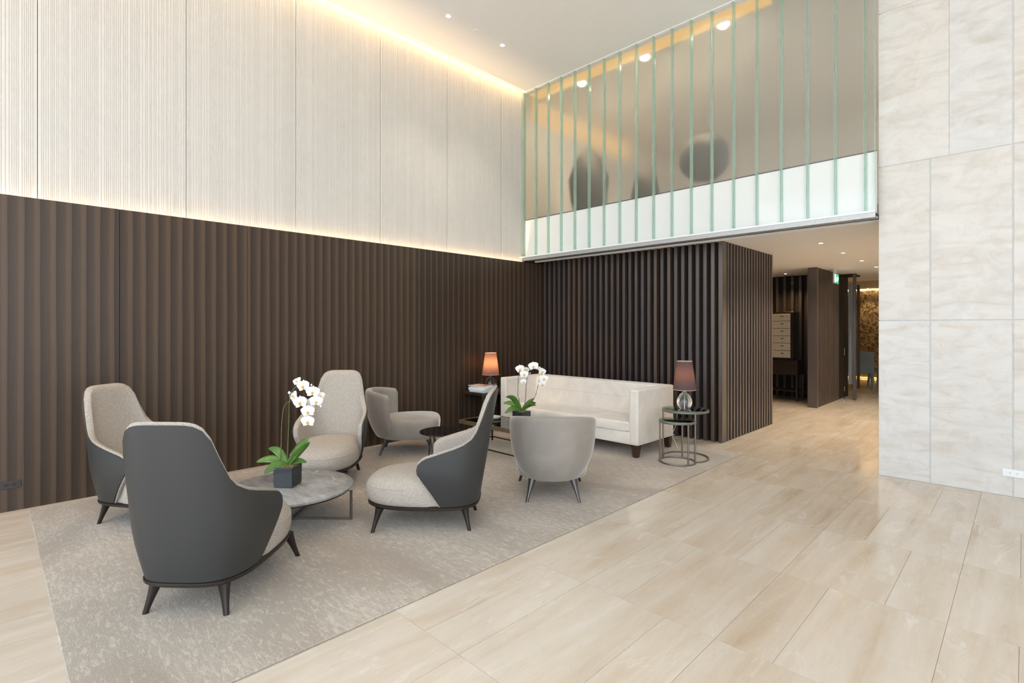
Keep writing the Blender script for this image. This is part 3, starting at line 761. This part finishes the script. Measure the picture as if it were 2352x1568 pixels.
MB().box((-.20, -.2, z1-.012), (-.19, .2, z1-.002))
tag(MB().lathe([(.03, 0), (.07, .012), (.085, .035), (.08, .036), (.066, .016), (.02, .008)], 32, (1.20, -1.80, dz)).build('glass_dish', plain('smoke_dish', (.45,.44,.42), .2), None, True), 'small pale grey dish lying on the glass coffee table', 'dish')

# ---- console table in the corner
co = thing('console_table', 'dark brown side table with slim legs in the corner behind the sofa', 'table', (.31, -1.0, RUG))
MB().rbox((-.27, -.42, .545), (.24, .42, .585), .003, 1).build('table_top', M['darkwood'], co)
for sx_ in (-.255, .225):
    for sy_ in (-.405, .405): MB().box((sx_-.012, sy_-.012, 0), (sx_+.012, sy_+.012, .546)).build('leg', M['darkwood'], co)
# reading matter piled on it
def book(x, y, z, wd, dp, h, rz, cov, label, name='book'):
    b = thing(name, label, 'book' if name == 'book' else 'magazine', (x, y, z), rz, 'books and magazines piled on the console table')
    MB().box((-wd/2+.004, -dp/2+.004, h*.12), (wd/2-.004, dp/2-.003, h*.88)).build('pages', M['paper'], b)
    c = MB(); c.box((-wd/2, -dp/2, 0), (wd/2, dp/2, h*.12)); c.box((-wd/2, -dp/2, h*.88), (wd/2, dp/2, h)); c.box((-wd/2, -dp/2, h*.12), (-wd/2+.003, dp/2, h*.88))
    c.build('cover', cov, b); return z + h
z = .585 + RUG
bx_, by_ = .325, -1.245
z = book(bx_+.012, by_, z, .30, .23, .022, .05, M['cover_b'], 'pale blue book at the very bottom of the pile on the console table')
z = book(bx_-.0, by_-.005, z, .31, .24, .020, -.03, M['cover_b'], 'second book from the bottom of the pile on the console table, pale blue')
z = book(bx_+.01, by_+.0, z, .33, .23, .024, .08, M['cover_w'], 'white book in the middle of the pile on the console table')
z = book(bx_+.03, by_+.015, z, .32, .21, .014, .12, M['cover_w'], 'white magazine lying skewed near the top of the console pile', 'magazine')
z1b = book(bx_-.075, by_-.02, z, .17, .21, .014, .05, M['cover_p'], 'open tan and white magazine on top of the pile, nearer the wood wall', 'magazine')
z1b = book(bx_+.095, by_+.0, z, .13, .19, .018, .10, M['cover_r'], 'reddish tan magazine on top of the pile, nearer the cream sofa', 'magazine')

# ---- table lamps
def lamp():
    t = thing('table_lamp', '', 'lamp')
    prof = [(.040, 0.0), (.058, .006), (.078, .035), (.088, .075), (.084, .11), (.064, .155), (.040, .19), (.024, .212), (.016, .222)]
    MB().lathe(prof, 40).build('glass_base', M['crystal'], t, True)
    MB().lathe([(.0035, .012), (.0035, .218)], 12).build('core_rod', M['steel'], t, True)
    MB().lathe([(.017, .218), (.017, .235), (.010, .25), (.010, .30)], 16).build('socket', M['steel'], t, True)
    sh = MB().loft([[(r*math.cos(2*math.pi*j/48), r*math.sin(2*math.pi*j/48), z) for j in range(48)] for r, z in ((.132, .228), (.088, .565))], False, False).build('lamp_shade', M['shade'], t, True)
    for r, z in ((.132, .229), (.088, .564)):
        MB().tube([(r*math.cos(2*math.pi*j/40), r*math.sin(2*math.pi*j/40), z) for j in range(40)], .0022, 6, True).build('shade_rim', M['shadein'], sh, True)
    MB().lathe([(.002, .30), (.018, .31), (.026, .335), (.022, .365), (.004, .383)], 16).build('bulb', M['bulb'], t, True)
    return t
l1 = lamp()
l1.location = (.25, -.985, .586 + RUG); tag(l1, 'glowing amber table lamp on the dark console table in the corner', 'lamp', 'table lamps with crystal bases')
l2 = copy_tree(l1); l2.location = (3.262, -.66, RUG + .579); tag(l2, 'mauve-shaded crystal table lamp on the taller glass nesting table', 'lamp', 'table lamps with crystal bases')
for L, pw in ((l1, 5.0), (l2, .7)):
    d = bpy.data.lights.new('lamp_glow', 'POINT'); d.energy = pw; d.color = (1, .55, .25); d.shadow_soft_size = .03
    g = bpy.data.objects.new('lamp_glow', d); COL.objects.link(g); g.parent = L; g.location = (0, 0, .40)
c_ = [(-.05, .05, .004), (-.12, .13, .004), (-.19, .20, .004), (-.208, .215, -.01), (-.205, .215, -.10), (-.20, .215, -.20), (-.25, .24, -.30), (-.31, .28, -.40), (-.27, .31, -.50), (-.25, .34, -.572)]
MB().tube(c_, .0028, 6).build('power_cord', M['cord'], l2, True)

# ---- nesting tables
def nest(name, label, cx_, cy_, r, h, a_open, span, posts, small):
    t = thing(name, label, 'table', (cx_, cy_, RUG), 0, 'round glass nesting tables beside the sofa')
    MB().lathe([(r-.004, h-.010), (r-.001, h-.009), (r-.001, h-.001), (r-.004, h)], 64).build('glass_top', M['glass'], t, True)
    n = 64
    MB().tube([((r-.001)*math.cos(2*math.pi*j/n), (r-.001)*math.sin(2*math.pi*j/n), h-.005) for j in range(n)], .005, 6, True).build('glass_edge', M['edge'], t, True)
    MB().tube([((r-.006)*math.cos(2*math.pi*j/n), (r-.006)*math.sin(2*math.pi*j/n), h-.019) for j in range(n)], .009, 8, True).build('top_ring', M['gun'], t, True)
    arc = [a_open + span/2 + (2*math.pi - span)*k/48 for k in range(49)]
    MB().tube([((r-.008)*math.cos(a), (r-.008)*math.sin(a), .0095) for a in arc], .0095, 8).build('base_ring', M['gun'], t, True)
    for a in posts: MB().tube([((r-.008)*math.cos(a), (r-.008)*math.sin(a), .008), ((r-.008)*math.cos(a), (r-.008)*math.sin(a), h-.014)], .0095, 10).build('post', M['gun'], t, True)
    return t
def dirang(px, py, c):           # direction from a table centre to a floor pixel
    p = fl(px, py, RUG); return math.atan2(p[1]-c[1], p[0]-c[0])
cB, cS = (3.262, -.64), (3.290, -.893)
pB = [dirang(1521, 1049, cB), dirang(1603, 1067, cB)]; pm = math.atan2(sum(map(math.sin, pB)), sum(map(math.cos, pB)))
spn = abs((pB[1]-pB[0] + math.pi) % (2*math.pi) - math.pi)
nest('nesting_table', 'taller round glass nesting table carrying the mauve lamp', *cB, .265, .578, pm, spn, pB + [pm + math.pi], False)
nest('nesting_table', 'shorter round glass nesting table tucked in front of the lamp table', *cS, .205, .482, 0, .002, [dirang(1516, 1060, cS), dirang(1563, 1055, cS), dirang(1585, 1072, cS)], True)

# ---- orchids
def petal_shape(mb, L, Wd, a, tilt, cup, off=.003, n=7):
    ca, sa = math.cos(a), math.sin(a); rows = []
    for i in range(n):
        u = i/(n-1); hw = Wd/2*math.sin(math.pi*min(1, .08 + .92*u**.8))**.75 if u < 1 else .0006
        row = []
        for v in (-1, -.5, 0, .5, 1):
            x, y = hw*v, off + L*u; z = cup*(u*u) + tilt*u*L - .12*hw*v*v
            row.append((x*ca - y*sa, x*sa + y*ca, z))
        rows.append(row)
    mb.loft(rows, False, False, closed=False)
def flower_meshes():
    f = MB()
    for a in (0, math.radians(128), math.radians(-128)): petal_shape(f, .036, .027, a, -.10, -.002)
    g = f
    for a in (math.radians(68), math.radians(-68)): petal_shape(g, .042, .052, a, .08, .002)
    lip = MB(); lip.loft([[(r*math.cos(2*math.pi*j/10), -.004 + r*.8*math.sin(2*math.pi*j/10), z) for j in range(10)] for r, z in ((.002, 0), (.006, .004), (.008, .012), (.004, .017))])
    petal_shape(lip, .016, .012, math.pi, .5, .004)
    return f.mesh('flower', M['petal'], True), lip.mesh('lip', M['lip'], True)
FL_ME, LIP_ME = flower_meshes()
def leaf_mesh(path_len, wd, rise, droop, fold=.25):
    mb = MB(); rows = []; n = 12
    for i in range(n + 1):
        u = i/n; y = path_len*u*(1 - .12*u); z = rise*math.sin(u*math.pi*.55) - droop*u*u
        hw = wd/2*(math.sin(math.pi*(.10 + .88*u)))**.62 * (1 if u < 1 else .25)
        rows.append([(hw*v, y, z + fold*abs(v)*hw*(1-u*.6)) for v in (-1, -.5, 0, .5, 1)])
    mb.loft(rows, False, False, closed=False)
    return mb
def orchid(label, base, rz, depth, side, h, stems, flowers, leaves, buds, fscale, stem_mat):
    t = thing('potted_orchid', label, 'plant', base, 0)
    bv = Vector(base)
    def loc(px, py, dd=0.0): return Vector(at(px, py, depth + dd)) - bv
    pt = MB(); k = side/2; c, s = math.cos(rz), math.sin(rz)
    def sq(hw, z): return [((a*c - b*s)*hw, (a*s + b*c)*hw, z) for a, b in ((-1,-1),(1,-1),(1,1),(-1,1))]
    o = pt.loft([sq(k*.965, 0), sq(k, h), sq(k-.008, h), sq(k-.012, h*.6)], True, True).build('pot', M['pot'], t)
    b = o.modifiers.new('round', 'BEVEL'); b.width = .003; b.segments = 2
    ms = MB(); g = 12
    for i in range(g + 1):
        for j in range(g + 1):
            a, bb = -1 + 2*i/g, -1 + 2*j/g; hw = k - .011
            ms.v.append(((a*c - bb*s)*hw, (a*s + bb*c)*hw, h - .012 + random.random()*.014 + .010*(1-a*a)*(1-bb*bb)))
    for i in range(g):
        for j in range(g): q = i*(g+1)+j; ms.f.append((q, q+1, q+g+2, q+g+1))
    ms.build('moss', M['moss'], t)
    for px, py, dd, wd, bend in leaves:
        root = Vector((0, 0, h)); tip = loc(px, py, dd); d = tip - root; ln = math.hypot(d.x, d.y)
        rows = []; n = 12; side_v = Vector((-d.y, d.x, 0)).normalized(); 
        if ln < .05: side_v = Vector(RT)
        sv2 = d.cross(Vector(FW)).normalized(); sv2 = sv2 if sv2.dot(side_v) > 0 else -sv2
        side_v = (side_v*.55 + sv2*.75).normalized()
        for i in range(n + 1):
            u = i/n; p = root + d*u + Vector((0, 0, bend*math.sin(math.pi*u)))
            hw = wd/2*(math.sin(math.pi*(.07 + .90*u)))**.6
            rows.append([p + side_v*hw*v + Vector((0, 0, .22*abs(v)*hw)) for v in (-1, -.5, 0, .5, 1)])
        lo = MB().loft(rows, False, False, closed=False).build('leaf', M['leaf'], t, True)
        sd = lo.modifiers.new('thick', 'SOLIDIFY'); sd.thickness = .003
    for pts in stems:
        P = [loc(*p) for p in pts]; path = []
        for i in range(len(P) - 1):
            p0, p1, p2, p3 = P[max(i-1,0)], P[i], P[i+1], P[min(i+2, len(P)-1)]
            for q in range(6):
                u = q/6; path.append(.5*((2*p1) + (p2-p0)*u + (2*p0-5*p1+4*p2-p3)*u*u + (3*p1-p0-3*p2+p3)*u**3))
        path.append(P[-1])
        st = MB().tube(path, [.0042 - .0022*i/len(path) for i in range(len(path))], 7).build('stem', stem_mat, t, True)
        for q in (.25, .5, .72):
            p = path[int(len(path)*q)]; MB().lathe([(.002, -.008), (.006, -.003), (.006, .003), (.002, .008)], 8, tuple(p)).build('node', M['twig'], st, True)
    tc_ = -Vector(FW)
    for px, py, dd, sc, yw, pit, roll in flowers:
        o = link('flower', FL_ME, t); o.location = loc(px, py, dd)
        nrm = (tc_ + Vector(RT)*yw + Vector((0,0,1))*pit).normalized(); upv = Vector((0,0,1))
        xx = upv.cross(nrm).normalized(); yy = nrm.cross(xx)
        from mathutils import Matrix
        m = Matrix((xx, yy, nrm)).transposed(); m = m @ Matrix.Rotation(roll, 3, 'Z')
        o.rotation_euler = m.to_euler(); o.scale = (sc*fscale,)*3
        link('lip', LIP_ME, o)
    for px, py, dd, r in buds:
        MB().lathe([(.0005, -r*1.3), (r*.8, -r*.6), (r, .1*r), (r*.6, r*.9), (.0005, r*1.3)], 10, tuple(loc(px, py, dd))).build('bud', M['petal'], t, True)
    return t
PR = np.array([1.931, -4.748])
pc = (fl(625.7, 1119.6, .281) + fl(695.7, 1108, .281)) / 2
dep1 = float((pc - CAM) @ FW)
z8 = lambda x, y: (560 + x/5.6, 850 + y/5.6)
orchid('white moth orchid in square charcoal pot on the grey marble table', (pc[0], pc[1], .281), math.atan2(.635, .773), dep1, .158, .160,
    [[(*z8(470,1190), 0), (*z8(480,960), 0), (*z8(485,760), 0), (*z8(505,520), 0), (*z8(545,430), 0), (*z8(620,395), .0), (*z8(720,430), -.01), (*z8(800,530), -.01), (*z8(830,650), -.01)],
     [(*z8(560,1180), 0), (*z8(570,900), 0), (*z8(580,640), 0), (*z8(585,420), 0), (*z8(610,290), 0), (*z8(690,200), 0), (*z8(800,200), 0), (*z8(900,290), 0), (*z8(950,390), 0), (*z8(990,460), 0)]],
    [(*z8(685,140), .02, .80, -.5, .6, .4), (*z8(765,205), -.01, 1.12, -.15, .1, .1), (*z8(885,280), -.01, 1.10, .2, .1, -.1), (*z8(930,400), -.01, 1.05, .3, .05, -.1), (*z8(980,330), .03, .8, .8, .2, 0),
     (*z8(725,415), -.02, 1.20, -.1, .1, .15), (*z8(640,330), .0, .95, -.7, .3, .5), (*z8(825,530), -.02, 1.10, .1, .1, .1), (*z8(823,660), -.02, 1.12, .0, .0, 0), (*z8(810,430), .03, .9, .2, .1, .3)],
    [(*z8(165,1175), .0, .062, .030), (*z8(325,1000), .06, .062, .035), (*z8(820,885), .02, .075, .02), (*z8(840,925), -.02, .070, .012), (*z8(265,1325), -.10, .075, .03), (*z8(805,1180), .06, .05, .02)],
    [(*z8(990,462), 0, .009), (*z8(870,190), 0, .008), (*z8(585,290), 0, .011)], 1.20, M['stem'])
dep2 = 6.50
z9 = lambda x, y: (1040 + x/9.8, 790 + y/9.8)
b2 = at(1198, 950, dep2)
orchid('white moth orchid with two arching sprays on the glass coffee table', (b2[0], b2[1], RUG + .351), .05, dep2, .165, .145,
    [[(*z9(1480,1350), 0), (*z9(1495,1250), 0), (*z9(1465,1150), 0), (*z9(1470,900), 0), (*z9(1490,660), 0), (*z9(1520,580), 0), (*z9(1600,560), 0), (*z9(1680,640), 0), (*z9(1740,650), 0)],
     [(*z9(1620,1340), 0), (*z9(1640,1180), 0), (*z9(1655,900), 0), (*z9(1680,720), 0), (*z9(1740,600), 0), (*z9(1850,560), 0), (*z9(1960,620), 0), (*z9(2040,760), 0), (*z9(2020,900), 0)],
     [(*z9(1640,1320), 0), (*z9(1830,1220), 0), (*z9(1900,1000), 0), (*z9(1950,800), 0)]],
    [(*z9(1515,560), 0, 1.1, -.3, .1, .2), (*z9(1605,680), -.01, 1.05, 0, .1, 0), (*z9(1590,850), -.01, .75, -.1, 0, .1), (*z9(1660,580), .02, .8, .8, .1, -.3), (*z9(1815,500), 0, 1.2, -.1, .1, .15), (*z9(2010,620), 0, 1.0, .5, .1, -.3), (*z9(2050,780), -.01, 1.05, .15, .1, -.1), (*z9(2015,905), -.01, .95, .1, -.1, .1), (*z9(1950,560), .02, .7, .8, .2, -.4)],
    [(*z9(1195,1185), -.02, .085, .06), (*z9(1145,1330), .02, .075, .035), (*z9(1175,1550), -.08, .07, .04), (*z9(1825,1225), .03, .06, .01), (*z9(1870,1320), .0, .07, .03), (*z9(1870,1370), -.06, .07, .03)],
    [(*z9(1740,655), 0, .008), (*z9(1760,770), 0, .007)], 1.30, M['twig'])

# ---- ceiling fittings
def downlight(x, y, z, label, group, lens, r=.042, watts=0, col=(1, .9, .75), size=60):
    t = thing('ceiling_light', label, 'light', (x, y, z), 0, group)
    MB().lathe([(r*.78, -.004), (r*1.25, -.004), (r*1.25, -.001), (r*.78, -.001)], 24, cap0=False, cap1=False).build('trim_ring', M['white'], t, True)
    MB().lathe([(r*.78, -.002), (.0005, -.0025)], 24, cap0=False, cap1=True).build('lens', lens, t, True)
    if watts:
        d = bpy.data.lights.new('downlight_beam', 'SPOT'); d.energy = watts; d.color = col; d.spot_size = math.radians(size); d.spot_blend = .6; d.shadow_soft_size = .04
        g = bpy.data.objects.new('downlight_beam', d); COL.objects.link(g); g.parent = t; g.location = (0, 0, -.01)
    return t
G1 = 'recessed lights in the high lobby ceiling'
downlight(.822, -2.265, ZC, 'recessed ceiling light farther from the channel glass corner', G1, M['lamp_on'], .04, 60, (1,.86,.68), 80)
downlight(.822, -1.289, ZC, 'recessed ceiling light nearer to the channel glass corner', G1, M['lamp_on'], .04, 60, (1,.86,.68), 80)
tag(MB().lathe([(.045, -.004), (.052, -.003), (.052, 0)], 32, (.823, -1.778, ZC)).build('ceiling_disc', M['white'], None, True), 'small flush white disc between the two lobby ceiling lights', 'ceiling disc')
G2 = 'recessed lights in the low hall ceiling'
hall = [(4.118, 1.649, 'nearest'), (4.104, 2.946, 'second nearest'), (4.098, 4.264, 'third nearest'), (4.092, 5.567, 'farthest')]
for x, y, n in hall: downlight(x, y, ZL, n + ' ceiling light of the row in the low hall', G2, M['lamp_warm'], .035, 125, (1,.82,.62), 125)
downlight(2.435, 5.698, ZL, 'single ceiling light above the chest in the niche', G2, M['lamp_warm'], .035, 60, (1,.64,.30), 130)
G3 = 'lights glowing behind the channel glass'
for i, (x, n) in enumerate(((.932, 'leftmost'), (2.101, 'middle'), (3.274, 'rightmost'))): downlight(x, .414, ZC, n + ' of the three lights glowing behind the channel glass', G3, M['lamp_on'], .09, 170, (1,.76,.52), 160)
for i, (px, py, n) in enumerate(((1913, 570, 'nearer'), (1997, 605, 'farther'))):
    p = fl(px, py, ZL); tag(MB().lathe([(.05, -.004), (.056, -.003), (.056, 0)], 24, (p[0], p[1], ZL)).build('sprinkler_cover', M['white'], None, True), n + ' flush sprinkler cover in the low hall ceiling', 'ceiling disc')

downlight(2.75, 12.25, ZL + .02, 'ceiling light washing the patterned wallpaper of the far room', G2, M['lamp_warm'], .035, 60, (1,.72,.40), 100)
# ---- exit sign
ex = thing('exit_sign', 'small green and white exit sign hanging from the low hall ceiling', 'sign', (3.43, 5.32, ZL))
MB().rbox((-.012, 0, -.285), (.012, .36, -.085), .003, 1).build('housing', M['plate'], ex)
MB().box((-.02, .06, -.085), (.02, .14, 0)).build('mount', M['plate'], ex)
MB().box((.0121, .015, -.27), (.0135, .345, -.10)).build('sign_face', M['green'], ex)
pg = MB(); xf0, xf1 = .0136, .0145
pg.box((xf0, .03, -.26), (xf1, .12, -.11))
for y, zz in ((.215, -.135),): pg.lathe([(.014, -.0005), (.014, .0005)], 12, (xf0, y, zz))
def lim(a, b): pg.bar((xf0+.0004, *a), (xf0+.0004, *b), .0012, .024)
for a, b in (((.215, -.155), (.205, -.20)), ((.205, -.20), (.24, -.225)), ((.24, -.225), (.235, -.255)), ((.205, -.20), (.175, -.225)), ((.175, -.225), (.145, -.23)), ((.215, -.16), (.255, -.175)), ((.21, -.16), (.175, -.18)), ((.29, -.16), (.32, -.185)), ((.32, -.185), (.29, -.21))): lim(a, b)
pg.build('pictogram', M['signwhite'], ex)

# ---- wall sockets
sk = thing('wall_socket', 'white double power socket low on the pale stone wall', 'socket', (6.05, YS, .216))
MB().rbox((-.072, -.006, -.034), (.072, .001, .034), .003, 2).build('cover_plate', M['plate'], sk)
for s_ in (-1, 1):
    q = MB(); q.box((s_*.024 - .017, -.0075, -.015), (s_*.024 + .017, -.006, .015)); rc = q.build('receptacle', M['plate'], sk)
    h_ = MB(); h_.box((s_*.024 + .001, -.0079, .003), (s_*.024 + .009, -.0074, .006)); h_.box((s_*.024 + .001, -.0079, -.006), (s_*.024 + .008, -.0074, -.003)); h_.lathe([(.0025, -.0003), (.0025, .0003)], 8, (s_*.024 - .009, -.0077, 0)); h_.build('socket_slot', M['slot'], rc)
sk2 = thing('wall_socket', 'dark brown power socket low on the wood wall at the left edge', 'socket', (WX, -6.325, .225))
MB().rbox((-.001, -.07, -.033), (.006, .07, .033), .002, 1).build('cover_plate', M['brownplate'], sk2)
for s_ in (-1, 1): MB().box((.006, s_*.022-.014, -.013), (.0072, s_*.022+.014, .013)).build('receptacle', M['slot'], sk2)

# ---- drawer chest in the niche
cb = thing('drawer_chest', 'dark chest on tall legs with six ivory drawers in the hall niche', 'cabinet', (2.18, 5.72, 0))
MB().rbox((-.50, -.22, .55), (.55, .25, .86), .004, 1).build('stand_body', M['darkwood'], cb)
for a in (-.48, .53):
    for b in (-.20, .23): MB().box((a-.02 if a > 0 else a-.02, b-.02, 0), (a+.02, b+.02, .55)).build('leg', M['darkwood'], cb)
MB().box((-.48, -.2, .20), (.53, .23, .225)).build('shelf', M['darkwood'], cb)
bd = MB().rbox((-.46, -.15, .86), (.46, .22, 1.89), .004, 1).build('carcass', M['darkwood'], cb)
for k in range(6):
    z0_ = .905 + k*.158
    dw = MB().rbox((-.40, -.165, z0_ + .003), (.395, -.148, z0_ + .153), .003, 1).build('drawer', M['drawer'], cb)
    MB().box((.20, -.172, z0_ + .09), (.26, -.165, z0_ + .105)).build('pull', M['darkwood'], dw)
    MB().lathe([(.008, -.004), (.008, .004)], 8, (.235, -.168, z0_ + .03)).build('knob', M['bronze'], dw)

# ---- dining chairs in the far room
def dining(label, x, y, rz):
    t = thing('dining_chair', label, 'chair', (x, y, 0), rz, 'grey-blue chairs in the far room')
    MB().rbox((-.23, -.23, .40), (.23, .23, .50), .02, 2).build('seat', M['bluefab'], t, True)
    MB().loft([[(-.22, -.235 - k, z), (.22, -.235 - k, z), (.22, -.175 - k, z), (-.22, -.175 - k, z)] for z, k in ((.42, 0), (.70, .02), (.95, .06))]).build('backrest', M['bluefab'], t)
    for a in (-1, 1):
        for b in (-1, 1): MB().loft([[(a*.19 + i*h + a*.02*(z == 0), b*.19 + j*h + b*.04*(z == 0), z) for i, j in ((-1,-1),(1,-1),(1,1),(-1,1))] for z, h in ((0, .016), (.41, .026))]).build('leg', M['bluefab'], t)
    return t
pcx = fl(1984, 893); dining('grey-blue dining chair with its back turned, in front of patterned wallpaper', float(pcx[0]) - .05, float(pcx[1]) + .15, math.radians(15))
pcx = fl(2022, 888); dining('grey-blue dining chair partly hidden by the stone wall edge', float(pcx[0]), float(pcx[1]) + .2, math.radians(70))
# door stop
p = fl(1939, 923)
ds = thing('door_stop', 'small steel door stop standing on the hall floor', 'door stop', (p[0], p[1], 0))
MB().lathe([(.02, 0), (.02, .006), (.011, .01), (.011, .06)], 16).build('post', M['steel'], ds, True); MB().lathe([(.014, .06), (.014, .085), (.008, .09)], 16).build('cap', M['slot'], ds, True)

# ---- things dimly seen behind the channel glass
pd = thing('pendant_globe', 'dark round pendant shade blurred behind the channel glass', 'pendant', (2.92, .62, -.08))
MB().lathe([(.02, 4.36), (.20, 4.29), (.31, 4.16), (.34, 4.0), (.31, 3.86), (.18, 3.72), (.05, 3.68)], 32).build('globe', M['slot'], pd, True); MB().lathe([(.006, 4.34), (.006, ZC)], 8).build('cable', M['slot'], pd)
ul = thing('blurred_ornament', 'tall dark shape blurred behind the left channel glass', 'object', (.93, .62, 2.86))
MB().lathe([(.20, 0), (.22, .05), (.20, .5), (.30, .8), (.34, 1.15), (.22, 1.5), (.03, 1.7)], 24).build('body', M['slot'], ul, True)
ul2 = tag(MB().lathe([(.10, 0), (.12, .3), (.22, .7), (.16, 1.0), (.02, 1.15)], 24, (2.0, .62, 2.86)).build('blurred_ornament', M['slot'], None, True), 'smaller dark shape blurred behind the middle channel glass', 'object')
